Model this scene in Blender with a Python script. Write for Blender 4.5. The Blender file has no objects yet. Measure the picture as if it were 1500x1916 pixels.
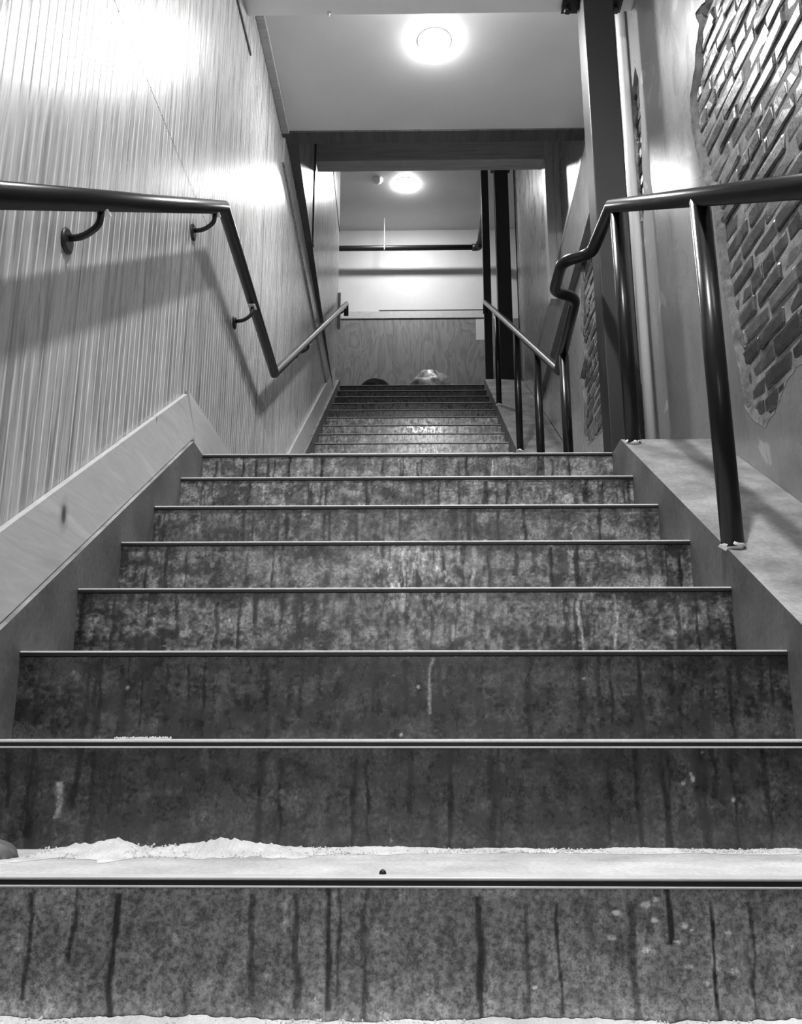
import bpy, bmesh, math, random
import numpy as np
from mathutils import Vector, Matrix
from mathutils.geometry import delaunay_2d_cdt

# ------------------------------------------------------------------ camera, world, exposure
scene = bpy.context.scene
COL = scene.collection
cam_d = bpy.data.cameras.new('camera')
cam_d.sensor_fit = 'HORIZONTAL'; cam_d.sensor_width = 36.0
cam_d.lens = 1618.0 / 1500.0 * 36.0
cam_d.clip_start = 0.02; cam_d.clip_end = 100
cam = bpy.data.objects.new('camera', cam_d); COL.objects.link(cam)
cam.location = (0, 0, 0.198)
cam.rotation_euler = (math.pi / 2 + 0.247, 0, 0.016)
scene.camera = cam
world = bpy.data.worlds.new('world'); scene.world = world
world.use_nodes = True
world.node_tree.nodes['Background'].inputs[0].default_value = (0.5, 0.5, 0.5, 1)
world.node_tree.nodes['Background'].inputs[1].default_value = 0.02
vs = scene.view_settings
vs.view_transform = 'Standard'; vs.look = 'None'; vs.gamma = 1.0; vs.use_curve_mapping = False
vs.exposure = 0.0

BULB_STAIR = 690.0     # recessed ceiling lamp above the landing
BULB_FOOT = 3000.0      # recessed ceiling lamp over the foot of the stair
FILL_LOBBY = 95.0      # added unseen fill lamp behind the viewer, for riser light and glare
BULB_HALL = 300.0       # recessed ceiling lamp of the upper hall

rng = random.Random(7)
nrng = np.random.default_rng(11)

# ------------------------------------------------------------------ measures
R, T = 0.18, 0.284
Y0 = 1.276                       # nosing of the first full step, tread level z = 0
XL, XRC = -0.841, 0.782          # inner faces of the two curbs
NL = 7
YL = Y0 + NL * T                 # landing edge
ZL = NL * R
R2, T2 = 0.181, 0.281
YU = YL + 1.917                  # first nosing of the upper flight
NU = 15
YT = YU + (NU - 1) * T2          # top nosing
ZT = ZL + NU * R2
WL = -0.870                      # face of the left wall
ZC = 4.05                        # ceiling over lower flight
def WR(y):                       # face of the right wall
    return 1.13 + 0.017 * (min(max(y, -4), 6.9) - 2.7)
def low_line(y): return (y - Y0) * R / T
def up_line(y): return ZL + R2 + (y - YU) * R2 / T2

# ------------------------------------------------------------------ materials
def g3(v): return (v, v, v, 1.0)
class NT:
    def __init__(self, name):
        self.m = bpy.data.materials.new(name); self.m.use_nodes = True
        self.t = self.m.node_tree; self.b = self.t.nodes['Principled BSDF']
        self.b.inputs['Base Color'].default_value = g3(0.4)
    def n(self, k, **kw):
        x = self.t.nodes.new(k)
        for a, v in kw.items(): setattr(x, a, v)
        return x
    def l(self, a, b): self.t.links.new(a, b)
    def coords(self, scale=(1, 1, 1), kind='world'):
        mp = self.n('ShaderNodeMapping'); mp.inputs['Scale'].default_value = scale
        if kind == 'world':
            g = self.n('ShaderNodeNewGeometry'); self.l(g.outputs['Position'], mp.inputs[0])
        else:
            g = self.n('ShaderNodeTexCoord'); self.l(g.outputs['Object'], mp.inputs[0])
        return mp.outputs[0]
    def noise(self, co, scale, detail=4, rough=.55, dist=0):
        x = self.n('ShaderNodeTexNoise'); x.inputs['Scale'].default_value = scale
        x.inputs['Detail'].default_value = detail; x.inputs['Roughness'].default_value = rough
        x.inputs['Distortion'].default_value = dist
        self.l(co, x.inputs['Vector']); return x.outputs['Fac']
    def ramp(self, fac, stops, interp='LINEAR'):
        x = self.n('ShaderNodeValToRGB'); e = x.color_ramp.elements
        x.color_ramp.interpolation = interp
        e[0].position, e[0].color = stops[0][0], g3(stops[0][1])
        e[1].position, e[1].color = stops[-1][0], g3(stops[-1][1])
        for p, v in stops[1:-1]:
            q = e.new(p); q.color = g3(v)
        self.l(fac, x.inputs[0]); return x.outputs[0]
    def mix(self, a, b, mode='MULTIPLY', fac=1.0):
        x = self.n('ShaderNodeMixRGB', blend_type=mode)
        for i, v in ((0, fac), (1, a), (2, b)):
            if hasattr(v, 'links'): self.l(v, x.inputs[i])
            else: x.inputs[i].default_value = v if i == 0 else g3(v)
        return x.outputs[0]
    def bump(self, h, strength=.3, dist=.01):
        x = self.n('ShaderNodeBump'); x.inputs['Strength'].default_value = strength
        x.inputs['Distance'].default_value = dist
        self.l(h, x.inputs['Height']); self.l(x.outputs[0], self.b.inputs['Normal'])
    def done(self, col=None, rough=.5, metal=0, spec=.5, coat=0, coat_rough=.1):
        if col is not None:
            if hasattr(col, 'links'): self.l(col, self.b.inputs['Base Color'])
            else: self.b.inputs['Base Color'].default_value = g3(col)
        if hasattr(rough, 'links'): self.l(rough, self.b.inputs['Roughness'])
        else: self.b.inputs['Roughness'].default_value = rough
        self.b.inputs['Metallic'].default_value = metal
        self.b.inputs['Specular IOR Level'].default_value = spec
        self.b.inputs['Coat Weight'].default_value = coat
        self.b.inputs['Coat Roughness'].default_value = coat_rough
        return self.m

def m_wood(name, lo, hi, rough=.35, coat=.3, vert=True, scale=1.0, grain_axis='z', spec=.5):
    k = NT(name)
    sc = {'z': (9, 9, .55), 'x': (.55, 9, 9), 'y': (9, .55, 9)}[grain_axis]
    co = k.coords(sc)
    a = k.noise(co, 2.2 * scale, 5, .6, 1.2)
    b = k.noise(co, 11 * scale, 4, .6, .4)
    fig = k.ramp(a, [(.3, lo), (.45, (lo + hi) / 2), (.56, hi), (.7, lo * .9 + hi * .1)])
    fine = k.ramp(b, [(.3, .82), (.65, 1.06)])
    c = k.mix(fig, fine)
    big = k.ramp(k.noise(k.coords((1, 1, .6)), 1.3, 3), [(.3, .88), (.7, 1.08)])
    c = k.mix(c, big)
    k.bump(b, .12, .004)
    rr = k.ramp(k.noise(co, 5, 3), [(.3, max(rough - .06, .05)), (.7, rough + .1)])
    return k.done(c, rr, 0, spec, coat, .22)

def m_pine():
    k = NT('pine_board'); co = k.coords((6, .8, 6))
    a = k.noise(co, 2.4, 4, .55, .8); b = k.noise(k.coords((14, 1.2, 14)), 9, 3)
    c = k.ramp(a, [(.3, .44), (.48, .54), (.56, .5), (.7, .6)])
    c = k.mix(c, k.ramp(b, [(.3, .93), (.7, 1.04)]))
    for (y, z, ry, rz) in ((2.03, .707, .034, .055), (2.693, 1.198, .010, .022), (6.9, 2.9, .03, .02), (1.55, .42, .02, .02)):
        g = k.n('ShaderNodeNewGeometry'); sub = k.n('ShaderNodeVectorMath', operation='SUBTRACT'); k.l(g.outputs['Position'], sub.inputs[0])
        sub.inputs[1].default_value = (-.855, y, z)
        mul = k.n('ShaderNodeVectorMath', operation='MULTIPLY'); k.l(sub.outputs[0], mul.inputs[0]); mul.inputs[1].default_value = (0, 1 / ry, 1 / rz)
        ln = k.n('ShaderNodeVectorMath', operation='LENGTH'); k.l(mul.outputs[0], ln.inputs[0])
        c = k.mix(c, k.ramp(ln.outputs['Value'], [(.12, .12), (.34, .3), (.5, .72), (1.0, 1.0)]))
    return k.done(c, .42, 0, .5, .1, .3)

def m_conc(name, lo, hi, rough=.6, scale=6, bump=.25, spec=.4):
    k = NT(name); co = k.coords()
    a = k.noise(co, scale, 7, .62); b = k.noise(co, scale * 14, 4, .6); d = k.noise(co, scale * .35, 3)
    c = k.ramp(a, [(.3, lo), (.7, hi)])
    c = k.mix(c, k.ramp(b, [(.3, .8), (.7, 1.15)]))
    c = k.mix(c, k.ramp(d, [(.35, .85), (.65, 1.1)]))
    k.bump(b, bump, .004)
    return k.done(c, rough, 0, spec)

def m_paint(name, v, rough=.55, bump=.08):
    k = NT(name); co = k.coords()
    c = k.ramp(k.noise(co, 2.5, 4), [(.3, v * .95), (.7, v * 1.04)])
    k.bump(k.noise(co, 120, 3), bump, .002)
    return k.done(c, rough, 0, .4)

def m_steel(name, v, rough=.3, metal=.8, spec=.5):
    k = NT(name); co = k.coords()
    c = k.ramp(k.noise(co, 9, 4), [(.3, v * .88), (.7, v * 1.12)])
    r = k.ramp(k.noise(co, 30, 4), [(.3, rough), (.7, rough * 1.03)])
    return k.done(c, r, metal, spec)

def m_emit(name, strength):
    m = bpy.data.materials.new(name); m.use_nodes = True
    t = m.node_tree; t.nodes.clear()
    o = t.nodes.new('ShaderNodeOutputMaterial'); e = t.nodes.new('ShaderNodeEmission')
    e.inputs[0].default_value = (1, 1, 1, 1); e.inputs[1].default_value = strength
    t.links.new(e.outputs[0], o.inputs[0]); return m

def m_step():
    k = NT('stained_shaded_concrete')
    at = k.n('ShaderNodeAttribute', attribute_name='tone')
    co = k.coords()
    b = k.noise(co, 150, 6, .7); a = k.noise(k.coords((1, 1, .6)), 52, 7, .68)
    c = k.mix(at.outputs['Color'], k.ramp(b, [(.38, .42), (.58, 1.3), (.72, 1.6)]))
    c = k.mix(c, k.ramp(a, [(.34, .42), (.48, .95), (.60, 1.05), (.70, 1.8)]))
    k.bump(b, .07, .002)
    r = k.ramp(a, [(.36, .46), (.5, .30), (.64, .13)])
    return k.done(c, r, 0, .9)

def m_plaster():
    k = NT('polished_plaster'); co = k.coords((1, 1, .45))
    a = k.noise(co, 3.2, 6, .6, .6); p = k.noise(k.coords((1, 1, .6)), 6.5, 3, .5, .8)
    c = k.ramp(a, [(.3, .19), (.5, .245), (.72, .29)])
    patch = k.ramp(p, [(.655, 0), (.67, .8)])
    c = k.mix(c, .42, 'MIX', patch)
    f = k.noise(k.coords(), 70, 4)
    c = k.mix(c, k.ramp(f, [(.3, .92), (.7, 1.06)]))
    k.bump(f, .05, .003)
    return k.done(c, k.ramp(p, [(.3, .24), (.7, .36)]), 0, .4, .08, .16)

def m_brick():
    k = NT('sealed_brick'); oi = k.n('ShaderNodeObjectInfo')
    co = k.coords()
    a = k.noise(co, 24, 6, .65); f = k.noise(co, 110, 4, .6)
    base = k.ramp(oi.outputs['Random'], [(0, .03), (.5, .05), (.8, .08), (1, .15)])
    c = k.mix(base, k.ramp(a, [(.25, .55), (.55, 1.0), (.75, 1.6)]))
    c = k.mix(c, .24, 'MIX', k.ramp(k.noise(co, 9, 5, .6), [(.6, 0), (.72, .65)]))
    k.bump(a, .22, .006)
    k2 = k.ramp(f, [(.3, .22), (.7, .42)])
    return k.done(c, k2, 0, .6, .35, .18)

def m_plywood():
    k = NT('plywood_sheet'); co = k.coords((2.4, 2.4, .8))
    n = k.noise(co, 1.4, 3, .5, 1.0)
    w = k.n('ShaderNodeMath', operation='MULTIPLY'); k.l(n, w.inputs[0]); w.inputs[1].default_value = 8
    fr = k.n('ShaderNodeMath', operation='FRACT'); k.l(w.outputs[0], fr.inputs[0])
    c = k.ramp(fr.outputs[0], [(0, .25), (.5, .215), (.88, .165), (1, .245)])
    c = k.mix(c, k.ramp(k.noise(k.coords((20, 20, 1)), 3, 4), [(.3, .85), (.7, 1.1)]))
    return k.done(c, .4, 0, .5, .1, .3)

M = dict(
    panel=m_wood('varnished_panel', .19, .47, .27, .0, spec=.22),
    groove=m_wood('pale_groove', .48, .64, .6, .0, spec=.2),
    pine=m_pine(),
    darkwood=m_wood('dark_stained_wood', .035, .075, .32, .25, grain_axis='y'),
    frame=m_wood('framing_timber', .36, .5, .45, .05, grain_axis='x'),
    post=m_wood('timber_post', .4, .55, .4, .1),
    curb=m_conc('curb_concrete', .07, .15, .55, 5),  # darkened so that the curb faces read as shaded
    curb_lit=m_conc('curb_concrete_lit', .14, .42, .5, 6),  # paler copy for curb tops, overhead light painted into the colour
    step=m_step(),
    tread=m_conc('dusty_tread', .55, .8, .7, 9, .15),
    floor=m_conc('floor_concrete', .06, .11, .5, 4),
    steel=m_steel('blackened_steel', .008, .28, .0, .3),
    column=m_steel('dark_painted_steel', .009, .5, .0),
    nosing=m_steel('worn_steel_edge', .75, .42, .1),
    galv=m_paint('painted_pipe', .9, .35, .02),
    blackpipe=m_steel('black_iron', .012, .45, .0),
    ceil=m_paint('ceiling_paint', .66),
    white=m_paint('white_paint', .85),
    hallwhite=m_paint('hall_wall_paint', .62),
    plaster=m_plaster(),
    scratch=m_conc('scratch_coat', .1, .26, .85, 26, .9),
    mortar=m_conc('old_mortar', .14, .36, .85, 22, 1.0),
    brick=m_brick(),
    slab=m_conc('beam_concrete', .16, .26, .6, 7),
    ply=m_plywood(),
    paper=m_paint('paper', .55),
    dust=m_conc('plaster_dust', .78, .95, .9, 30, .4),
    bag=m_conc('dark_cloth', .006, .015, .8, 12, .3, .05),
    bagpale=m_conc('crumpled_plastic', .01, .6, .3, 11, .5),
    bulb1=m_emit('lit_bulb_landing', BULB_STAIR),
    bulb0=m_emit('lit_bulb_foot', BULB_FOOT),
    fill_lobby=m_emit('fill_globe_lobby', FILL_LOBBY),
    bulb2=m_emit('lit_bulb_hall', BULB_HALL),
)

# ------------------------------------------------------------------ helpers
def tag(o, label=None, cat=None, group=None, kind=None):
    if label: o['label'] = label
    if cat: o['category'] = cat
    if group: o['group'] = group
    if kind: o['kind'] = kind
    return o
def link(name, me, mat=None, parent=None):
    o = bpy.data.objects.new(name, me); COL.objects.link(o)
    if mat is not None:
        me.materials.clear(); me.materials.append(mat)
    if parent is not None:
        o.parent = parent
        o.matrix_parent_inverse = Matrix.Translation(parent.location).inverted()
    return o
def from_py(name, v, f, mat, parent=None, smooth=False):
    me = bpy.data.meshes.new(name); me.from_pydata([tuple(map(float, p)) for p in v], [], f); me.update()
    if smooth: me.polygons.foreach_set('use_smooth', [True] * len(me.polygons))
    return link(name, me, mat, parent)
def from_bm(name, bm, mat, parent=None, smooth=False):
    bmesh.ops.recalc_face_normals(bm, faces=bm.faces)
    me = bpy.data.meshes.new(name); bm.to_mesh(me); bm.free()
    if smooth: me.polygons.foreach_set('use_smooth', [True] * len(me.polygons))
    return link(name, me, mat, parent)
def empty(name, loc):
    o = bpy.data.objects.new(name, None); COL.objects.link(o); o.location = loc
    o.empty_display_size = .1
    return o
def bm_box(bm, x0, x1, y0, y1, z0, z1):
    vs_ = [bm.verts.new(p) for p in ((x0, y0, z0), (x1, y0, z0), (x1, y1, z0), (x0, y1, z0), (x0, y0, z1), (x1, y0, z1), (x1, y1, z1), (x0, y1, z1))]
    for f in ((0, 3, 2, 1), (4, 5, 6, 7), (0, 1, 5, 4), (1, 2, 6, 5), (2, 3, 7, 6), (3, 0, 4, 7)):
        bm.faces.new([vs_[i] for i in f])
def box(name, x0, x1, y0, y1, z0, z1, mat, parent=None, bevel=0.0):
    bm = bmesh.new(); bm_box(bm, x0, x1, y0, y1, z0, z1)
    if bevel: bmesh.ops.bevel(bm, geom=list(bm.edges), offset=bevel, segments=2, affect='EDGES', profile=.5)
    return from_bm(name, bm, mat, parent)
def hexa(name, p, mat, parent=None, bevel=0.0):
    """eight corners: bottom ring then top ring"""
    bm = bmesh.new(); v = [bm.verts.new(q) for q in p]
    for f in ((0, 3, 2, 1), (4, 5, 6, 7), (0, 1, 5, 4), (1, 2, 6, 5), (2, 3, 7, 6), (3, 0, 4, 7)):
        bm.faces.new([v[i] for i in f])
    if bevel: bmesh.ops.bevel(bm, geom=list(bm.edges), offset=bevel, segments=2, affect='EDGES', profile=.5)
    return from_bm(name, bm, mat, parent)
def prism(name, poly, xa, xb, mat, parent=None, bevel=0.0):
    """outline in (y, z), extruded from xa to xb; xb may be a function of y"""
    bm = bmesh.new()
    A = [bm.verts.new((xa(y) if callable(xa) else xa, y, z)) for y, z in poly]
    B = [bm.verts.new((xb(y) if callable(xb) else xb, y, z)) for y, z in poly]
    bm.faces.new(A); bm.faces.new(B[::-1]); n = len(poly)
    for i in range(n): bm.faces.new((A[i], B[i], B[(i + 1) % n], A[(i + 1) % n]))
    bmesh.ops.recalc_face_normals(bm, faces=bm.faces)
    if bevel: bmesh.ops.bevel(bm, geom=list(bm.edges), offset=bevel, segments=2, affect='EDGES', profile=.5)
    return from_bm(name, bm, mat, parent)
def tube_bm(bm, pts, r, seg=18, cap=True):
    pts = [Vector(p) for p in pts]
    d = [(pts[i + 1] - pts[i]).normalized() for i in range(len(pts) - 1)]
    up = Vector((0, 0, 1)) if abs(d[0].z) < .9 else Vector((1, 0, 0))
    a = d[0].cross(up).normalized(); b = d[0].cross(a).normalized()
    rr = r if isinstance(r, (list, tuple)) else [r] * len(pts)
    ring = [pts[0] + (a * math.cos(2 * math.pi * i / seg) + b * math.sin(2 * math.pi * i / seg)) * rr[0] for i in range(seg)]
    rings = [[bm.verts.new(p) for p in ring]]
    for k in range(1, len(pts)):
        nrm = (d[k - 1] + d[k]).normalized() if k < len(d) else d[k - 1]
        new = []
        for p in ring:
            t = (pts[k] - p).dot(nrm) / d[k - 1].dot(nrm)
            q = p + d[k - 1] * t
            if rr[k] != rr[k - 1]: q = pts[k] + (q - pts[k]) * (rr[k] / rr[k - 1])
            new.append(q)
        ring = new; rings.append([bm.verts.new(p) for p in ring])
    for k in range(len(rings) - 1):
        for i in range(seg):
            bm.faces.new((rings[k][i], rings[k][(i + 1) % seg], rings[k + 1][(i + 1) % seg], rings[k + 1][i]))
    if cap:
        bm.faces.new(rings[0][::-1]); bm.faces.new(rings[-1])
def tube(name, pts, r, mat, parent=None, seg=18):
    bm = bmesh.new(); tube_bm(bm, pts, r, seg)
    o = from_bm(name, bm, mat, parent)
    for p in o.data.polygons: p.use_smooth = len(p.vertices) == 4
    return o
def rounded(pts, rad, n=6):
    """replace inner corners of a path by arcs"""
    out = [Vector(pts[0])]
    for i in range(1, len(pts) - 1):
        p0, p, p1 = Vector(pts[i - 1]), Vector(pts[i]), Vector(pts[i + 1])
        u, w = (p0 - p).normalized(), (p1 - p).normalized()
        a, b = p + u * rad, p + w * rad
        for k in range(n + 1):
            t = k / n; out.append(a * (1 - t) ** 2 + p * 2 * t * (1 - t) + b * t * t)
    out.append(Vector(pts[-1])); return out
def lathe(name, prof, loc, mat, parent=None, seg=28, axis='z'):
    bm = bmesh.new(); rings = []
    for r, h in prof:
        rings.append([bm.verts.new((max(r, 1e-4) * math.cos(2 * math.pi * i / seg), max(r, 1e-4) * math.sin(2 * math.pi * i / seg), h)) for i in range(seg)])
    for k in range(len(rings) - 1):
        for i in range(seg):
            bm.faces.new((rings[k][i], rings[k][(i + 1) % seg], rings[k + 1][(i + 1) % seg], rings[k + 1][i]))
    bm.faces.new(rings[0][::-1]); bm.faces.new(rings[-1])
    if axis == 'x': bmesh.ops.rotate(bm, verts=bm.verts, cent=(0, 0, 0), matrix=Matrix.Rotation(math.pi / 2, 3, 'Y'))
    bmesh.ops.translate(bm, verts=bm.verts, vec=loc)
    o = from_bm(name, bm, mat, parent)
    for p in o.data.polygons: p.use_smooth = len(p.vertices) == 4
    return o

def vnoise(w, h, gx, gz, seed):
    """smooth value noise on a w x h grid with about gx x gz cells, 0..1"""
    r = np.random.default_rng(seed)
    G = r.random((gz + 3, gx + 3))
    x = np.linspace(0, gx, w); z = np.linspace(0, gz, h)
    xi = x.astype(int); zi = z.astype(int); fx = x - xi; fz = z - zi
    fx = fx * fx * (3 - 2 * fx); fz = fz * fz * (3 - 2 * fz)
    a = G[zi][:, xi]; b = G[zi][:, xi + 1]; c = G[zi + 1][:, xi]; d = G[zi + 1][:, xi + 1]
    return (a * (1 - fx) + b * fx) * (1 - fz)[:, None] + (c * (1 - fx) + d * fx) * fz[:, None]

# ------------------------------------------------------------------ the setting: floors, ceilings
o = box('floor', WL - .1, 1.4, -3.2, Y0 + .004, -.3, -R, M['floor']); tag(o, 'grey concrete lobby floor at the foot of the stairs', 'floor', kind='structure')
o = prism('floor_landing', [(YL + .03, ZL - .18), (YU - .02, ZL - .18), (YU - .02, ZL), (YL + .03, ZL)], WL, lambda y: WR(y), M['floor'])
tag(o, 'concrete landing floor between the two flights', 'floor', kind='structure')
o = box('floor_hall', -2.4, 2.8, YT + .03, 10.5, ZT - .2, ZT, M['floor']); tag(o, 'upper hall floor at the top of the stairs', 'floor', kind='structure')

YB0, YB1, ZB = 3.40, 3.78, 3.86
o = box('ceiling', WL - .1, 1.5, -3.2, YB0, ZC, ZC + .12, M['white']); tag(o, 'flat white ceiling over the foot of the stairs', 'ceiling', kind='structure')
o = box('ceiling_landing', WL - .1, 1.5, YB1, 4.93, ZC, ZC + .12, M['ceil']); tag(o, 'grey painted ceiling over the landing', 'ceiling', kind='structure')
o = box('ceiling_stair', WL - .1, 1.5, 5.05, 6.15, 5.3, 5.4, M['ceil']); tag(o, 'raised ceiling behind the dark header', 'ceiling', kind='structure')
ZH = 6.81; YBK = 10.5
o = box('ceiling_hall', -2.4, 2.8, 6.15, YBK, ZH, ZH + .1, M['ceil']); tag(o, 'grey ceiling of the upper hall', 'ceiling', kind='structure')
o = box('trim_1', WL, 1.3, YB0, YB1, ZB, ZC + .12, M['white']); tag(o, 'white boxed beam crossing over the landing edge', 'beam', kind='structure')

# ------------------------------------------------------------------ left wall with grooved panels
LW = empty('wall_left', (WL - .03, 3, 0)); tag(LW, 'left wall of varnished grooved wood panels', 'wall', kind='structure')
prism('backing', [(-3.2, -.3), (9.0, -.3), (9.0, 4.2), (-3.2, 4.2)], WL - .06, WL - .014, M['darkwood'], LW)
def soffit_z(y): return 4.075 - (y - 5.05) * (4.075 - 3.72) / (8.5 - 5.05)
def panel(y0, y1, zb, zt, pitch=.0407):
    ys = [y0 + .0015]; xs = [WL]
    n = int(round((y1 - y0) / pitch)); p = (y1 - y0) / n
    for i in range(1, n):
        y = y0 + i * p
        ys += [y - .0034, y - .001, y + .001, y + .0034]; xs += [WL, WL - .003, WL - .003, WL]
    ys.append(y1 - .0015); xs.append(WL)
    v = []; f = []
    for x, y in zip(xs, ys):
        v += [(x, y, zb(y)), (x, y, zt(y))]
    m = len(ys)
    for i in range(m - 1): f.append((2 * i, 2 * i + 1, 2 * i + 3, 2 * i + 2)[::-1])
    # edge returns
    b = len(v)
    v += [(WL - .012, ys[0], zb(ys[0])), (WL - .012, ys[0], zt(ys[0])), (WL - .012, ys[-1], zb(ys[-1])), (WL - .012, ys[-1], zt(ys[-1]))]
    f += [(0, 1, b + 1, b), (2 * m - 1, 2 * m - 2, b + 2, b + 3)]
    o = from_py('panel', v, f, M['panel'], LW)
    o.data.materials.append(M['groove'])
    for i in range(m - 1):
        if (i % 4) in (1, 2, 3): o.data.polygons[i].material_index = 1
    return o
def floor_l(y):
    if y < YL: return max(-.18, low_line(y) - .1)
    if y < YU - T2: return ZL - .05
    return min(up_line(y) - .1, ZT - .05)
SEAM = 2.265
ye = [-3.2 + 1.22 * i for i in range(10)] + [9.0]
off = .345
ye = [-3.2] + [-3.2 + off + 1.22 * i for i in range(10)]; ye = [y for y in ye if y < 8.8] + [9.0]
for a, b in zip(ye[:-1], ye[1:]):
    top = (lambda y: ZC - .001) if b < 5.3 else (lambda y: min(ZC, soffit_z(max(y, 5.05)) - .002))
    if b < 3.6:
        panel(a, b, floor_l, lambda y: SEAM - .002); panel(a, b, lambda y: SEAM + .002, top)
    else:
        panel(a, b, floor_l, top)
# upper left wall standing proud above the fascia
def WU(y): return -.785 - (y - 5.05) * (.865 - .785) / (9.0 - 5.05)
o = prism('wall_left_upper', [(5.05, soffit_z(5.05)), (8.45, soffit_z(8.45)), (8.7, up_line(8.7) + .315), (9.0, up_line(9.0) + .32), (9.0, ZH), (5.05, ZH)], WL - .05, WU, M['panel'])
tag(o, 'upper left wall standing proud above the dark soffit band', 'wall', kind='structure')
o = prism('trim_2', [(5.0, soffit_z(5.0) - .022), (8.63, soffit_z(8.63) - .022), (8.63, soffit_z(8.63) - .001), (5.0, soffit_z(5.0) - .001)], WL, lambda y: WU(y) + .003, M['darkwood'])
tag(o, 'dark wooden soffit strip along the left wall', 'trim', kind='structure')
o = prism('trim_3', [(4.98, 3.85), (8.0, 3.495), (8.3, 3.56), (8.3, soffit_z(8.3) - .024), (4.98, soffit_z(4.98) - .024)], WL, WL + .016, M['panel'])
tag(o, 'varnished fascia board under the dark soffit strip', 'trim', kind='structure')
o = box('trim_4', WL, -.818, YB1, 4.93, ZC - .022, ZC, M['frame'], bevel=.005); tag(o, 'slim wooden cornice where left wall meets ceiling', 'trim', kind='structure')
o = box('trim_5', WL, WL + .009, 3.3, 3.875, 3.695, 3.712, M['darkwood']); tag(o, 'short dark strip high on the left wall', 'trim', kind='structure')  # thin dark strip set on the panel face

o = prism('trim_6', [(7.6, 5.935), (8.98, 5.832), (8.98, 5.845), (7.6, 5.948)], lambda y: WU(y) + .0005, lambda y: WU(y) + .007, M['darkwood'])
tag(o, 'thin dark batten on the upper left wall near the hall', 'trim', kind='structure')

# skirt boards
def skirt(name, y0, y1, line, lab, end_cut):
    t = .0165
    poly = [(y0, line(y0) + .098), (y1, line(y1) + .098), (y1 - end_cut, line(y1 - end_cut) + .31), (y0, line(y0) + .31)]
    o = prism(name, poly, WL + .0005, WL + t, M['pine'], bevel=.0015)
    tag(o, lab, 'baseboard', kind='structure'); return o
skirt('baseboard_left', .55, 3.185, low_line, 'pale knotty pine skirt board beside the lower flight', .15)
skirt('baseboard_left_upper', 5.05, 8.72, up_line, 'pale skirt board beside the upper flight', .05)
o = prism('baseboard_landing', [(3.20, ZL), (5.0, ZL), (5.0, ZL + .19), (3.065, ZL + .19), (3.188, ZL + .06)], WL + .0005, WL + .014, M['pine'], bevel=.0015)
tag(o, 'level pine baseboard along the landing', 'baseboard', kind='structure')

# ------------------------------------------------------------------ right wall: plaster with bared brick
RW = empty('wall_right', (1.2, 3, 0)); tag(RW, 'right wall of polished plaster with bared brick patches', 'wall', kind='structure')
PT = .022
patches = []
p1 = [(2.773, 2.93), (2.891, 2.983), (2.865, 2.906), (2.913, 2.85), (2.96, 2.777), (3.04, 2.717), (3.051, 2.598), (3.035, 2.473), (3.009, 2.368), (2.948, 2.229), (2.905, 2.107), (2.896, 1.922), (2.892, 1.766), (2.858, 1.641), (2.821, 1.419), (2.8, 1.272), (2.735, 1.19), (2.648, 1.14), (2.565, 1.163), (2.45, 1.222), (2.354, 1.232),
      (2.2, 1.2), (2.02, 1.26), (1.9, 1.5), (1.86, 2.0), (1.9, 2.5), (2.0, 3.0), (2.2, 3.35), (2.45, 3.42), (2.66, 3.3), (2.75, 3.1)]
p2 = [(5.25, 3.36), (5.49, 3.39), (5.58, 3.107), (5.64, 2.893), (5.54, 2.686), (5.75, 2.623), (5.65, 2.42), (5.73, 2.18), (5.6, 2.062), (5.38, 2.039), (5.16, 2.0), (4.93, 2.1), (4.8, 2.45), (4.85, 2.8), (4.95, 3.04), (5.02, 3.3)]
p3 = [(3.79, 3.52), (3.9, 3.42), (3.935, 3.2), (3.94, 2.97), (3.945, 2.82), (3.92, 2.7), (3.86, 2.66), (3.81, 2.78), (3.80, 2.95), (3.775, 3.1), (3.755, 3.25), (3.75, 3.42)]
p4 = [(3.985, 1.91), (3.935, 1.84), (3.945, 1.7), (3.96, 1.5), (4.0, 1.34), (4.2, 1.32), (4.24, 1.6), (4.16, 1.86), (4.08, 1.93)]
def rough_poly(p, step, amp, seed):
    r = random.Random(seed); out = []
    n = len(p)
    for i in range(n):
        a, b = Vector(p[i]), Vector(p[(i + 1) % n]); L = (b - a).length; k = max(1, int(L / step))
        nn = Vector((-(b - a).y, (b - a).x)).normalized()
        for j in range(k):
            q = a.lerp(b, j / k)
            if j or True: q = q + nn * r.uniform(-amp, amp)
            out.append((q.x, q.y))
    return out
def area(p): return .5 * sum(p[i][0] * p[(i + 1) % len(p)][1] - p[(i + 1) % len(p)][0] * p[i][1] for i in range(len(p)))
def inset(p, d, seed):
    r = random.Random(seed); n = len(p); s = 1 if area(p) > 0 else -1; out = []
    for i in range(n):
        a, b, c = Vector(p[i - 2]), Vector(p[i]), Vector(p[(i + 2) % n])
        t = (c - a).normalized(); nn = Vector((-t.y, t.x)) * s
        q = b + nn * (d * r.uniform(.65, 1.35)); out.append((q.x, q.y))
    return out
def inside(p, y, z):
    c = False; j = len(p) - 1
    for i in range(len(p)):
        if (p[i][1] > z) != (p[j][1] > z) and y < (p[j][0] - p[i][0]) * (z - p[i][1]) / (p[j][1] - p[i][1]) + p[i][0]: c = not c
        j = i
    return c
holes = []
for pi_, (p, d, st) in enumerate(((p1, .044, .022), (p2, .022, .03), (p3, .012, .03), (p4, .012, .03))):
    o_ = rough_poly(p, st, .006, 100 + pi_); holes.append((o_, inset(o_, d, 200 + pi_)))
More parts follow.
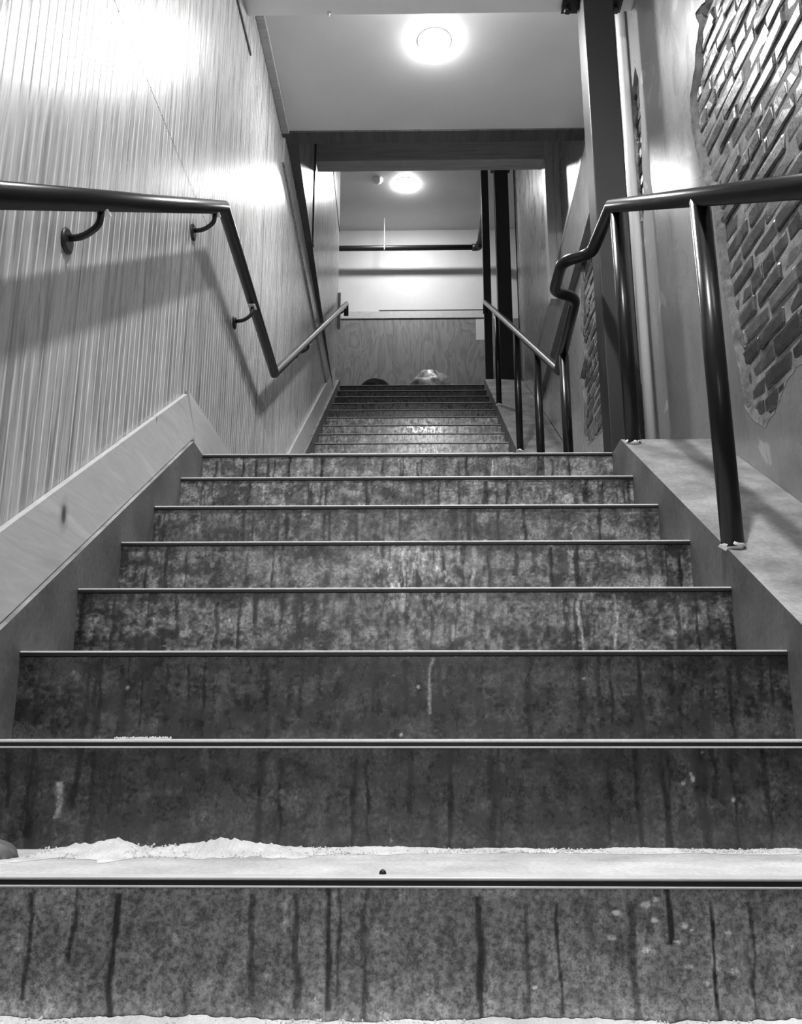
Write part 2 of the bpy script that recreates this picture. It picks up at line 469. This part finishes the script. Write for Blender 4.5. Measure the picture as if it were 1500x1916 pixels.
# plaster sheet with the holes cut out
outer = [(-3.2, -.3), (9.1, -.3), (9.1, 6.9), (-3.2, 6.9)]
pts = list(outer); edges = [(0, 1), (1, 2), (2, 3), (3, 0)]
for o_, i_ in holes:
    b = len(pts); n = len(o_); pts += o_; edges += [(b + k, b + (k + 1) % n) for k in range(n)]
for yy in np.arange(2.0, 9.0, .7):       # extra points so that the gently bowed wall follows its line
    for zz in (-.2, 6.7): pts.append((float(yy), zz))
V2, _, F2, _, _, _ = delaunay_2d_cdt([Vector(p) for p in pts], edges, [], 0, 1e-6)
F2 = [f for f in F2 if not any(inside(o_, sum(V2[i].x for i in f) / 3, sum(V2[i].y for i in f) / 3) for o_, _ in holes)]
used = sorted({i for f in F2 for i in f}); mp = {k: n for n, k in enumerate(used)}
v = [(WR(V2[i].x), V2[i].x, V2[i].y) for i in used]; f = [tuple(mp[i] for i in q) for q in F2]
plaster = from_py('plaster_coat', v, f, M['plaster'], RW)
# torn edge of the scratch coat around each patch
for o_, i_ in holes:
    n = len(o_); r = random.Random(5)
    v = [(WR(y) - .001, y, z) for y, z in o_]
    mid = [((a[0] + b[0]) / 2 + r.uniform(-.004, .004), (a[1] + b[1]) / 2 + r.uniform(-.004, .004)) for a, b in zip(o_, i_)]
    v += [(WR(y) + .004 + r.uniform(-.004, .006), y, z) for y, z in o_]
    v += [(WR(y) + .006 + r.uniform(-.006, .006), y, z) for y, z in mid]
    v += [(WR(y) + .030, y, z) for y, z in i_]
    f = []
    for k in range(n):
        kk = (k + 1) % n
        for q in range(3): f.append((q * n + k, q * n + kk, (q + 1) * n + kk, (q + 1) * n + k))
    from_py('torn_plaster_edge', v, f, M['scratch'], RW, True)
prism('mortar_bed', [(1.6, .9), (6.2, .9), (6.2, 3.8), (1.6, 3.8)], lambda y: WR(y) + .0225, lambda y: WR(y) + .12, M['mortar'], RW)
# bricks
def brick_mesh(seed, L, H=.060, D=.06):
    r = random.Random(seed); bm = bmesh.new(); ny, nz = 5, 3; g = {}; H *= r.uniform(.9, 1.08)
    for i in range(ny + 1):
        for j in range(nz + 1):
            y = L * ((0, .055, .33, .67, .945, 1)[i] - .5); z = H * ((0, .17, .83, 1)[j] - .5)
            e = (i in (0, ny)) + (j in (0, nz))
            x = r.uniform(-.0012, .0012) + (.0035 if e == 1 else (.008 if e == 2 else 0))
            if e: y += r.uniform(-.006, .006); z += r.uniform(-.0045, .0045)
            g[i, j] = bm.verts.new((x, y, z))
    for i in range(ny):
        for j in range(nz): bm.faces.new((g[i, j], g[i, j + 1], g[i + 1, j + 1], g[i + 1, j]))
    rim = [(i, 0) for i in range(ny)] + [(ny, j) for j in range(nz)] + [(i, nz) for i in range(ny, 0, -1)] + [(0, j) for j in range(nz, 0, -1)]
    back = {k: bm.verts.new((D, g[k].co.y, g[k].co.z)) for k in rim}
    for a in range(len(rim)):
        p, q = rim[a], rim[(a + 1) % len(rim)]
        bm.faces.new((g[p], g[q], back[q], back[p]))
    bmesh.ops.recalc_face_normals(bm, faces=bm.faces)
    me = bpy.data.meshes.new('brick'); bm.to_mesh(me); bm.free(); me.materials.append(M['brick']); return me
stretch = [brick_mesh(300 + i, .200) for i in range(8)]; head = [brick_mesh(330 + i, .095) for i in range(4)]
CH, PL = .0735, .2115
nb = 0
for c in range(0, 40):
    z = .93 + c * CH
    header_row = c % 6 == 4
    pl = PL / 2 if header_row else PL
    y = 1.7 + (0 if c % 2 else PL / 2) + rng.uniform(-.02, .02)
    while y < 6.1:
        hl = pl / 2 - .004
        probe = [(y + a * hl, z + b * .028) for a in (-1, -.5, 0, .5, 1) for b in (-1, 0, 1)]
        if any(inside(i_, *q) for _, i_ in holes for q in probe):
            me = rng.choice(head if header_row else stretch)
            b = bpy.data.objects.new('brick', me); COL.objects.link(b); b.parent = RW
            b.matrix_parent_inverse = Matrix.Translation(RW.location).inverted()
            b.location = (WR(y) + .0165 + rng.uniform(-.004, .0055), y, z + rng.uniform(-.003, .003))
            b.rotation_euler = (rng.uniform(-.02, .02), rng.uniform(-.06, .06), rng.uniform(-.035, .035) - .017)
            nb += 1
        y += pl + rng.uniform(-.006, .006)
# concrete floor beam let into the right wall
o = prism('trim_7', [(4.9, 3.40), (7.6, 3.19), (7.6, 3.59), (4.9, 3.90)], lambda y: WR(y) - .045, lambda y: WR(y) + .001, M['slab'])
tag(o, 'grey concrete floor beam along the right wall', 'beam', kind='structure')
o = prism('trim_shadow_gap', [(4.9, 3.901), (7.5, 3.603), (7.5, 3.66), (4.9, 3.955)], lambda y: WR(y) - .047, lambda y: WR(y) + .001, M['darkwood'])  # dark strip drawn where only a shadow gap lies above the beam
tag(o, 'dark strip standing in for the shadow gap above the concrete floor beam', 'trim', kind='structure')

# ------------------------------------------------------------------ header, lintel frame, upper walls
o = box('trim_9', WL, 1.26, 4.93, 5.045, ZC - .012, ZC + .12, M['darkwood']); tag(o, 'dark wooden header at the end of the landing ceiling', 'trim', kind='structure')
o = box('wall_over_header', WL - .05, 1.3, 4.95, 5.05, ZC + .12, ZH, M['white']); tag(o, 'white wall above the dark header', 'wall', kind='structure')
FR = empty('trim_10', (0, 6.2, ZT)); tag(FR, 'rough timber frame of lintel and post across the upper flight', 'timber frame', kind='structure')
box('lintel', -.795, 1.07, 6.15, 6.29, 4.712, 4.95, M['frame'], FR, .004)
box('post', 1.07, WR(6.2) - .048, 6.15, 6.27, 3.46, 4.95, M['post'], FR, .004)
box('blocking', WR(6.2) - .0475, WR(6.2) + .001, 6.152, 6.27, 3.84, 4.95, M['post'], FR, .002)
box('jamb', -.845, -.797, 6.15, 6.2, soffit_z(6.2), 4.95, M['darkwood'], FR)
o = box('wall_over_lintel', WL - .05, 1.3, 6.2, 6.28, 4.95, ZH, M['ceil']); tag(o, 'wall above the timber lintel', 'wall', kind='structure')

# upper hall
BW = empty('wall_back', (0, YBK, ZT)); tag(BW, 'hall back wall, white above a plywood wainscot', 'wall', kind='structure')
box('painted_wall', -2.4, 2.8, YBK, YBK + .08, ZT - .2, ZH, M['hallwhite'], BW)
xs = [-2.4, -1.49, -.272, .95, 2.17, 2.8]
for i in range(5): box('plywood_sheet', xs[i] + .001, xs[i + 1] - .001, YBK - .014, YBK - .0005, ZT, 5.478, M['ply'], BW)
box('cap_board', -2.4, 1.02, YBK - .03, YBK - .0005, 5.485, 5.59, M['pine'], BW, .003)
for nm, x0, x1, y0, y1, lab in (('wall_hall_left', -2.48, -2.4, 9.0, YBK, 'left end wall of the upper hall'), ('wall_hall_right', 2.8, 2.88, 9.1, YBK, 'right end wall of the upper hall'),
                               ('wall_hall_front_left', -2.4, WL - .06, 8.92, 9.0, 'hall wall turning left from the stair head'), ('wall_hall_front_right', WR(9), 2.8, 9.02, 9.1, 'hall wall turning right from the stair head')):
    o = box(nm, x0, x1, y0, y1, ZT - .2 if 'front' not in nm else ZT, ZH, M['hallwhite']); tag(o, lab, 'wall', kind='structure')
o = box('wall_front', WL - .1, 1.4, -3.3, -3.2, -.3, ZC, M['hallwhite']); tag(o, 'lobby wall facing the stairs behind the viewer', 'wall', kind='structure')

# ------------------------------------------------------------------ staircases
def riser_tone(nx, nz, seed, lo, hi, drips=14, white=(), spots=()):
    r = np.random.default_rng(seed)
    X, Z = np.meshgrid(np.linspace(0, 1, nx), np.linspace(0, 1, nz))      # z: 0 bottom, 1 top
    n = .2 * vnoise(nx, nz, 9, 3, seed) + .26 * vnoise(nx, nz, 34, 7, seed + 1) + .24 * vnoise(nx, nz, 110, 5, seed + 2) + .3 * vnoise(nx, nz, 200, 30, seed + 3)
    n = np.clip((n - .33) / .34, 0, 1)
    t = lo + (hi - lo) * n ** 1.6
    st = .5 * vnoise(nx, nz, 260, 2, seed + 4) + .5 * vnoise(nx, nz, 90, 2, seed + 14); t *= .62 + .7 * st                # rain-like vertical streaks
    for _ in range(drips):                                                     # dark runs
        x0 = r.random(); w = r.uniform(.0012, .0036); z1 = r.uniform(.86, 1.1); z0 = max(0, z1 - r.uniform(.45, 1.6))
        cx = x0 + .004 * (vnoise(1, nz, 1, 4, int(r.integers(1e6)))[:, 0] - .5) * 1.2
        ww = w * (.6 + .8 * vnoise(1, nz, 1, 9, int(r.integers(1e6)))[:, 0])
        m = np.clip(1.3 - np.abs(X - cx[:, None]) / ww[:, None], 0, 1) * (Z < z1) * (Z > z0)
        t *= 1 - .95 * np.clip(m * 1.8, 0, 1) * r.uniform(.6, 1)
    for (x0, w, z0, z1, val) in white:
        cx = x0 + .004 * (vnoise(1, nz, 1, 5, int(x0 * 9999))[:, 0] - .5) * 2
        ww = w * (.6 + .8 * vnoise(1, nz, 1, 8, int(x0 * 777))[:, 0])
        m = np.clip(1.4 - np.abs(X - cx[:, None]) / ww[:, None], 0, 1) * (Z < z1) * (Z > z0)
        t = t * (1 - m) + val * m
    for _ in range(int(9)):                                                   # chips and splashes
        x0, z0 = r.random(), r.random(); a = r.uniform(.0007, .002)
        m = np.clip(1.5 - np.hypot((X - x0) / a, (Z - z0) / (a * 9 * r.uniform(.5, 1.4))), 0, 1)
        t = t * (1 - m) + r.uniform(.3, .6) * m
    for (x0, z0, a) in spots:
        m = np.clip(1.6 - np.hypot((X - x0) / a, (Z - z0) / (a * 5)), 0, 1)
        t = t * (1 - m) + 1.3 * m
    return t
SPOTS0 = [((x + 352) / 2207, (1912 - y) / 266, a) for x, y, a in ((1237, 1671, .0025), (1219, 1682, .0035), (1163, 1697, .003), (1233, 1713, .0025), (1285, 1723, .0035), (1301, 1733, .0015), (1152, 1748, .003), (1273, 1755, .0025), (1213, 1771, .003), (1368, 1736, .0025), (1292, 1803, .0028), (1319, 1836, .0028), (1007, 1844, .0018), (1370, 1812, .003))]
def make_step(parent, k, y, z, x0, x1, run, rise, nx, nz, seed, lo, hi, tread, drips=14, white=()):
    t = riser_tone(nx, nz, seed, lo, hi, drips, white, SPOTS0 if seed == 40 else ())
    xs = np.linspace(x0, x1, nx); zs = np.linspace(z - rise, z - .011, nz)
    yf = y + .008
    v = [(xx, yf, zz) for zz in zs for xx in xs]; tone = list(t.ravel()); f = []
    for j in range(nz - 1):
        for i in range(nx - 1):
            a = j * nx + i; f.append((a, a + 1, a + nx + 1, a + nx))
    b = len(v); nt = 80; me_n = 6
    tt = tread * (.75 + .5 * vnoise(nt, me_n, 40, 4, seed + 9))
    for j in range(me_n):
        for i in range(nt):
            v.append((x0 + (x1 - x0) * i / (nt - 1), y + .02 + (run - .012) * j / (me_n - 1), z)); tone.append(tt[j, i])
    for j in range(me_n - 1):
        for i in range(nt - 1):
            a = b + j * nt + i; f.append((a, a + 1, a + nt + 1, a + nt))
    tread_from = len(f) - (nt - 1) * (me_n - 1)
    # lip between riser top and tread
    c = len(v); v += [(x0, yf, z - .011), (x1, yf, z - .011), (x1, y + .02, z), (x0, y + .02, z)]; tone += [.1] * 4
    f.append((c, c + 1, c + 2, c + 3))
    o = from_py('step', v, f, M['step'], parent)
    o.data.materials.append(M['tread'])
    for q in range(tread_from, len(f) - 1): o.data.polygons[q].material_index = 1
    at = o.data.color_attributes.new('tone', 'FLOAT_COLOR', 'POINT')
    arr = np.ones((len(v), 4), np.float32); arr[:, :3] = np.array(tone, np.float32)[:, None]
    at.data.foreach_set('color', arr.ravel())
    # steel edge strip with a thin lower bead
    box('nosing', x0, x1, y, y + .026, z - .003, z + .0014, M['nosing'], o, .0019)
    box('nosing_face', x0, x1, y + .001, y + .02, z - .0095, z - .0031, M['blackpipe'], o)
    if k < 2 and parent is ST: box('nosing_bead', x0, x1, y - .0022, y + .0079, z - .0125, z - .0096, M['nosing'], o, .0012)
    return o
ST = empty('staircase', (0, Y0, -R)); tag(ST, 'lower flight of streaked dark concrete steps with steel edges', 'staircase')
riser_shades = {0: (.34, .52), 1: (.03, .10), 2: (.012, .09), 3: (.015, .26), 4: (.03, .28), 5: (.04, .24), 6: (.04, .34), 7: (.07, .32)}  # per-riser tone with light fall-off painted in: bottom pale, next risers dark
whites = {3: [(.769, .0024, 0, 1, .5), (.822, .0022, 0, .98, .42)], 7: [(.71, .0025, 0, .9, .5)], 0: [(.196, .002, .78, .95, .6), (.252, .0015, .82, .92, .4)], 1: [(.136, .0035, .3, .65, .4), (.814, .0012, .66, .76, .7)],
          4: [(.5, .002, .1, 1, .45), (.62, .003, .3, 1, .4)], 2: [(.54, .002, .3, 1, .3)]}
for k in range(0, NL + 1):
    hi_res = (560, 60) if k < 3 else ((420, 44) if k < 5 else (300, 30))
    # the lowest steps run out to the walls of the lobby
    make_step(ST, k, Y0 + k * T, k * R, XL, XRC, T if k < NL else .05, R, *hi_res, 40 + 13 * k, *riser_shades[k], .52 if k else .8, 30 if k else 18, whites.get(k, ()))
# curbs
def curb_low(xa, xb, mat):
    y0, y1 = .75, 3.19
    poly = [(y0, -.18), (YL + .04, ZL - .25), (YL + .04, ZL), (YL - .005, ZL + .001), (y1 - .075, low_line(y1 - .075) + .095), (y0, max(-.17, low_line(y0) + .095))]
    poly = [(.95, -.18), (YL + .04, -.18), (YL + .04, ZL - .001), (YL - .004, ZL - .001), (3.125, low_line(3.125) + .095), (.95, low_line(.95) + .095)]
    return poly
def lit_top(o):  # upward faces get the lighter copy in place of light from above
    o.data.materials.append(M['curb_lit'])
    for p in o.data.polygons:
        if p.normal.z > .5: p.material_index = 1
lit_top(prism('curb', curb_low(0, 0, 0), XL - .0005, WL + .0006, M['curb'], ST))
lit_top(prism('curb', curb_low(0, 0, 0), XRC + .0005, lambda y: WR(y) - .0006, M['curb'], ST))
ST2 = empty('staircase', (0, YU, ZL)); tag(ST2, 'upper flight of streaked concrete steps beyond the landing', 'staircase')
for k in range(1, NU + 1):
    y = YU + (k - 1) * T2; z = ZL + k * R2
    hr = (10, 4) if k < 6 else (220, 16)
    make_step(ST2, k, y, z, -.833, .789, T2 if k < NU else .05, R2, *hr, 500 + 7 * k, .05 if k < 11 else .015, .5 if k < 11 else .06, .35, 12)  # topmost risers coloured darker for the shade up there
pu = [(YU - .12, ZL), (9.16, ZL), (9.16, ZT - .001), (9.12, ZT + .06), (8.98, up_line(8.98) + .095), (YU - .12, ZL + .09)]
pu[-1] = (YU - .12, up_line(YU - .12) + .095)
lit_top(prism('curb', pu, -.8335, WL + .0006, M['curb'], ST2))
lit_top(prism('curb', pu, .7895, lambda y: WR(y) - .0006, M['curb'], ST2))

# ------------------------------------------------------------------ handrails
RR = .0265
HL = empty('handrail', (-.78, 1.3, .9)); tag(HL, 'dark steel wall handrail bracketed to the wood panels', 'handrail')
A0 = (-.78, .55, .61); A1 = (-.78, 3.13, 2.283); A2 = (-.78, 4.49, 2.134); A3 = (-.772, 9.02, 4.935)
tube('rail', [A0, A1, A2, A3, (-.772, 9.04, 4.80)], RR, M['steel'], HL, 20)
def bracket(p, wall_y, wall_z, parent):
    """curved arm from the wall plate up to the underside of the rail"""
    px, py, pz = p
    lathe('wall_plate', [(.031, 0), (.033, .003), (.033, .006), (.026, .010)], (WL, wall_y, wall_z), M['blackpipe'], parent, 20, 'x')
    q = rounded([(WL + .006, wall_y, wall_z + .008), (WL + .045, wall_y + (py - wall_y) * .45, wall_z + .004), (px, py, pz - .07), (px, py, pz - .022)], .022, 5)
    a = tube('arm', q, .0088, M['blackpipe'], parent, 12)
    box('saddle', px - .017, px + .017, py - .026, py + .026, pz - .030, pz - .024, M['nosing'], a)
def railz(y):
    if y < A1[1]: return A0[2] + (y - A0[1]) * (A1[2] - A0[2]) / (A1[1] - A0[1])
    if y < A2[1]: return A1[2] + (y - A1[1]) * (A2[2] - A1[2]) / (A2[1] - A1[1])
    return A2[2] + (y - A2[1]) * (A3[2] - A2[2]) / (A3[1] - A2[1])
for y in (.8, 1.90, 3.0, 3.80, 5.9, 8.85):
    bracket((-.78 if y < 8 else -.773, y, railz(y)), y + .02, railz(y) - .10, HL)

HR = empty('handrail', (.8, 2.1, .6)); tag(HR, 'black pipe handrail on round posts along the right curb, jogging around the steel column', 'handrail')
C1 = (.800, 3.10, 2.252)
q = [(.800, .55, .632), C1]
jog = rounded([C1, (.790, 3.46, 2.25), (.672, 3.52, 2.25), (.676, 3.80, 2.25), (.795, 3.86, 2.25), (.808, 4.50, 2.145)], .055, 6)
q += [tuple(p) for p in jog[1:]]
q += [(.808, 8.90, 4.878), (.808, 8.915, 4.75)]
tube('rail', q, RR, M['steel'], HR, 20)
def rz(y): return .632 + (y - .55) * (2.252 - .632) / (3.10 - .55)
def weld(p, parent, s=1.0):
    bm = bmesh.new(); bmesh.ops.create_icosphere(bm, subdivisions=2, radius=1)
    r = random.Random(int(p[1] * 100))
    for vv in bm.verts: vv.co = Vector((vv.co.x * .032 * s, vv.co.y * .032 * s, vv.co.z * .016 * s)) * r.uniform(.8, 1.15)
    bmesh.ops.translate(bm, verts=bm.verts, vec=p); from_bm('weld', bm, M['nosing'], parent, True)
for y, x, zb, zt in ((1.15, .80, low_line(1.15) + .09, rz(1.15)), (2.147, .802, low_line(2.147) + .09, rz(2.147)), (3.075, .815, low_line(3.075) + .09, 2.235), (4.33, .808, ZL - .001, 2.172),
                     (5.30, .812, up_line(5.30) + .09, 2.645), (6.32, .812, up_line(6.32) + .09, 3.275), (7.79, .815, up_line(7.79) + .09, 4.188)):
    p = tube('post', [(x, y, zb), (x, y, zt - .012)], .0285 if y < 3.5 else .0265, M['steel'], HR, 18)
    weld((x, y, zb + .006), p)

# ------------------------------------------------------------------ columns and pipes
SC = empty('steel_column', (.93, 3.67, ZL)); tag(SC, 'dark painted square steel column standing on the landing', 'column')
box('shaft', .858, 1.009, 3.60, 3.75, ZL, 3.838, M['column'], SC, .006)
box('cap_plate', .775, 1.085, 3.58, 3.77, 3.838, ZB, M['column'], SC, .002)
box('base_plate', .83, 1.045, 3.57, 3.78, ZL, ZL + .016, M['column'], SC, .002)
for x in (.805, 1.055):
    for y in (3.62, 3.73): lathe('bolt', [(.017, 0), (.019, .004), (.019, .018), (.008, .02), (.008, .03)][::1], (x, y, 3.838 - .03), M['blackpipe'], SC, 6)
o = tube('wall_pipe', [(1.122, 3.90, ZL), (1.122, 3.90, ZC - .3), (1.122, 3.90, ZC)], .026, M['galv'], None, 18)
tag(o, 'pale painted pipe rising beside the dark steel column', 'pipe')
SC2 = empty('steel_column', (1.04, 9.06, ZT)); tag(SC2, 'wide black steel column at the head of the upper flight', 'column')
box('shaft', .962, 1.122, 8.98, 9.1, up_line(8.95) + .06, 6.70, M['blackpipe'], SC2, .005)
box('cap_plate', .93, 1.16, 8.94, 9.12, 6.70, 6.73, M['blackpipe'], SC2, .002)
o = box('steel_post', .808, .894, 9.05, 9.12, up_line(9.05) + .05, 6.70, M['blackpipe'], None, .004); tag(o, 'slim black steel post beside the wide far column', 'post')
SP = empty('sprinkler_pipe', (0, 10.2, 6.4)); tag(SP, 'black sprinkler pipe running below the hall ceiling', 'pipe')
zp = 6.36
tube('main', [(-2.4, 10.2, zp), (.79, 10.2, zp)], .036, M['blackpipe'], SP, 16)
tube('elbow', rounded([(.775, 10.2, zp), (.865, 10.2, zp), (.865, 10.1, zp)], .045, 6), .047, M['blackpipe'], SP, 16)
tube('branch', [(.865, 10.12, zp), (.865, 9.15, zp)], .036, M['blackpipe'], SP, 16)
tube('clamp', [(-.39, 10.2, zp), (-.375, 10.2, zp)], .040, M['galv'], SP, 16)
tube('hanger_rod', [(-.3825, 10.2, zp + .03), (-.3825, 10.2, ZH)], .005, M['galv'], SP, 8)

# ------------------------------------------------------------------ lamps
def lamp(name, x, y, zc, r, drop, mat, lab, cat='lamp'):
    """recessed downlight: trim ring and a domed glowing lens just below the ceiling"""
    e = empty(name, (x, y, zc)); tag(e, lab, cat)
    lathe('trim_ring', [(r * 1.09, 0), (r * 1.09, -.002), (r * 1.05, -.004), (r * 1.005, -.004), (r * 1.0, -.001)], (x, y, zc), M['white'], e, 32)
    lathe('lens', [(r * math.cos(a), -.003 - drop * math.sin(a)) for a in np.linspace(0, math.pi / 2 - .01, 10)], (x, y, zc), mat, e, 32)
lamp('ceiling_lamp', .125, 4.17, ZC, .09, .018, M['bulb1'], 'glowing recessed lamp in the landing ceiling')
lamp('ceiling_lamp', .2, 1.0, ZC, .066, .016, M['bulb0'], 'recessed lamp in the white ceiling over the foot of the stairs')
lamp('ceiling_lamp', -.086, 9.47, ZH, .13, .024, M['bulb2'], 'glowing recessed lamp in the upper hall ceiling')
def fill_lamp():  # added lamp, out of view; lights the risers frontally and makes their glare
    e = empty('fill_lamp', (0.0, -3.2, 1.55)); tag(e, 'added fill lamp on the unseen lobby wall, lighting the risers', 'lamp')
    o = lathe('back_plate', [(.07, 0), (.07, .008), (.05, .02)], (0, 0, 0), M['nosing'], e, 24)
    o.data.transform(Matrix.Translation((0, -3.2, 1.55)) @ Matrix.Rotation(-math.pi / 2, 4, 'X'))
    tube('arm', [(0, -3.185, 1.55), (0, -3.11, 1.55)], .014, M['nosing'], e, 12)
    lathe('fill_globe', [(.10 * math.sin(a), .10 * math.cos(a)) for a in np.linspace(.05, math.pi - .02, 20)], (0, -3.02, 1.55), M['fill_lobby'], e, 28)
fill_lamp()
o = lathe('smoke_detector', [(.065, 0), (.065, -.02), (.05, -.045), (.02, -.05)], (-.44, 9.36, ZH), M['ceil']); tag(o, 'small round smoke detector on the hall ceiling', 'detector')

# ------------------------------------------------------------------ small things
o = box('wood_block', WL + .0, -.835, 9.0, 9.03, 4.62, 5.07, M['post'], None, .003); tag(o, 'short upright wooden block at the end of the left wall', 'block')
o = box('paper_sheet', .82, .945, YBK - .0165, YBK - .0145, 5.17, 5.475, M['paper']); tag(o, 'pale paper sheet pinned to the plywood wainscot', 'paper')
o = tube('rod', [(-.46, YBK - .02, 5.599), (1.0, YBK - .02, 5.601)], .008, M['blackpipe'], None, 8); tag(o, 'thin black rod lying along the cap board', 'rod')
o = lathe('ceiling_hook', [(.012, 0), (.010, -.006), (.004, -.012), (.004, -.03), (.008, -.034)], (-.44, 3.765, ZB), M['ceil'], None, 10); tag(o, 'tiny hook under the white boxed beam', 'hook')
def crumple(name, c, sx, sy, sz, mat, lab, cat, seed, amp=.25):
    bm = bmesh.new(); bmesh.ops.create_icosphere(bm, subdivisions=4, radius=1); r = random.Random(seed)
    ph = [(r.uniform(2, 7), r.uniform(2, 7), r.uniform(2, 7), r.uniform(0, 6)) for _ in range(7)]
    for vv in bm.verts:
        n = sum(abs(math.sin(vv.co.x * a + vv.co.y * b + vv.co.z * d + e)) for a, b, d, e in ph) / 7 - .6
        s = 1 + amp * n * 2; p = vv.co * s
        vv.co = Vector((c[0] + p.x * sx, c[1] + p.y * sy, max(c[2], c[2] + p.z * sz)))
    o = from_bm(name, bm, mat, None, True); tag(o, lab, cat); return o
crumple('cloth_heap', (-.46, 9.62, ZT), .24, .17, .285, M['bag'], 'low dark cloth heap on the upper hall floor', 'cloth', 3, .12)
crumple('plastic_bag', (.23, 9.62, ZT), .27, .17, .36, M['bagpale'], 'crumpled pale plastic bag on the upper hall floor', 'bag', 9, .35)
crumple('mortar_lump', (-.695, 1.47, .0), .055, .035, .03, M['curb'], 'grey mortar lump at the end of the bottom tread', 'lump', 5, .1)
crumple('pebble', (-.047, 1.315, .0), .005, .005, .006, M['blackpipe'], 'tiny dark pebble on the bottom tread', 'pebble', 6, .2)
def dust_line(name, y, z, xs, wfun, seed, lab):
    """heap of plaster crumbs swept against the foot of a riser"""
    r = random.Random(seed); bm = bmesh.new(); prev = None
    n = int((xs[1] - xs[0]) / .004)
    n1 = .35 + 1.0 * vnoise(n, 1, max(2, n // 25), 1, seed)[0] + .45 * vnoise(n, 1, max(2, n // 6), 1, seed + 1)[0] + .25 * vnoise(n, 1, max(2, n // 2), 1, seed + 2)[0]
    n2 = .5 + .7 * vnoise(n, 1, max(2, n // 18), 1, seed + 3)[0] + .3 * vnoise(n, 1, max(2, n // 4), 1, seed + 4)[0]
    for i in range(n):
        x = xs[0] + .004 * i; w, h = wfun(x); e = min(1, (i + 1) / 12, (n - i) / 12); w *= n2[i]; h *= max(0, n1[i] - .55) * e
        h = max(h, .0004)
        ring = [bm.verts.new(p) for p in ((x, y, z + h * r.uniform(.9, 1.12)), (x, y - w * .3, z + h * .8 * r.uniform(.85, 1.12)), (x, y - w * .65, z + h * .35 * r.uniform(.8, 1.2)), (x, y - w, z + .0004))]
        if prev:
            for q in range(3): bm.faces.new((prev[q], ring[q], ring[q + 1], prev[q + 1]))
        prev = ring
    for _ in range(int(900 * (xs[1] - xs[0]))):
        xx = r.uniform(*xs); w, h = wfun(xx)
        s = r.uniform(.0007, .0022); yy = y - w * r.random() - .003
        bmesh.ops.create_icosphere(bm, subdivisions=1, radius=s, matrix=Matrix.Translation((xx, yy, z + h * .5 * (1 - (y - yy) / (w + .01)) + s * .5)))
    o = from_bm(name, bm, M['dust'], None, False); tag(o, lab, 'debris', kind='stuff'); return o
dust_line('plaster_dust', Y0 + T + .007, .0, (-.63, .68), lambda x: (.035 + .075 / (1 + math.exp((x + .15) * 14)), .005 + .013 / (1 + math.exp((x + .22) * 16)) * min(1, max(.3, (x + .66) * 5))), 1, 'white plaster crumbs swept against the riser on the bottom tread')
dust_line('plaster_dust', Y0 + .006, -R, (-.8, .75), lambda x: (.06, .008), 2, 'white plaster crumbs on the lobby floor against the bottom riser')
dust_line('plaster_dust', Y0 + 2 * T + .007, R, (-.62, -.5), lambda x: (.03, .006), 3, 'small white crumbs on the second tread near the left curb')
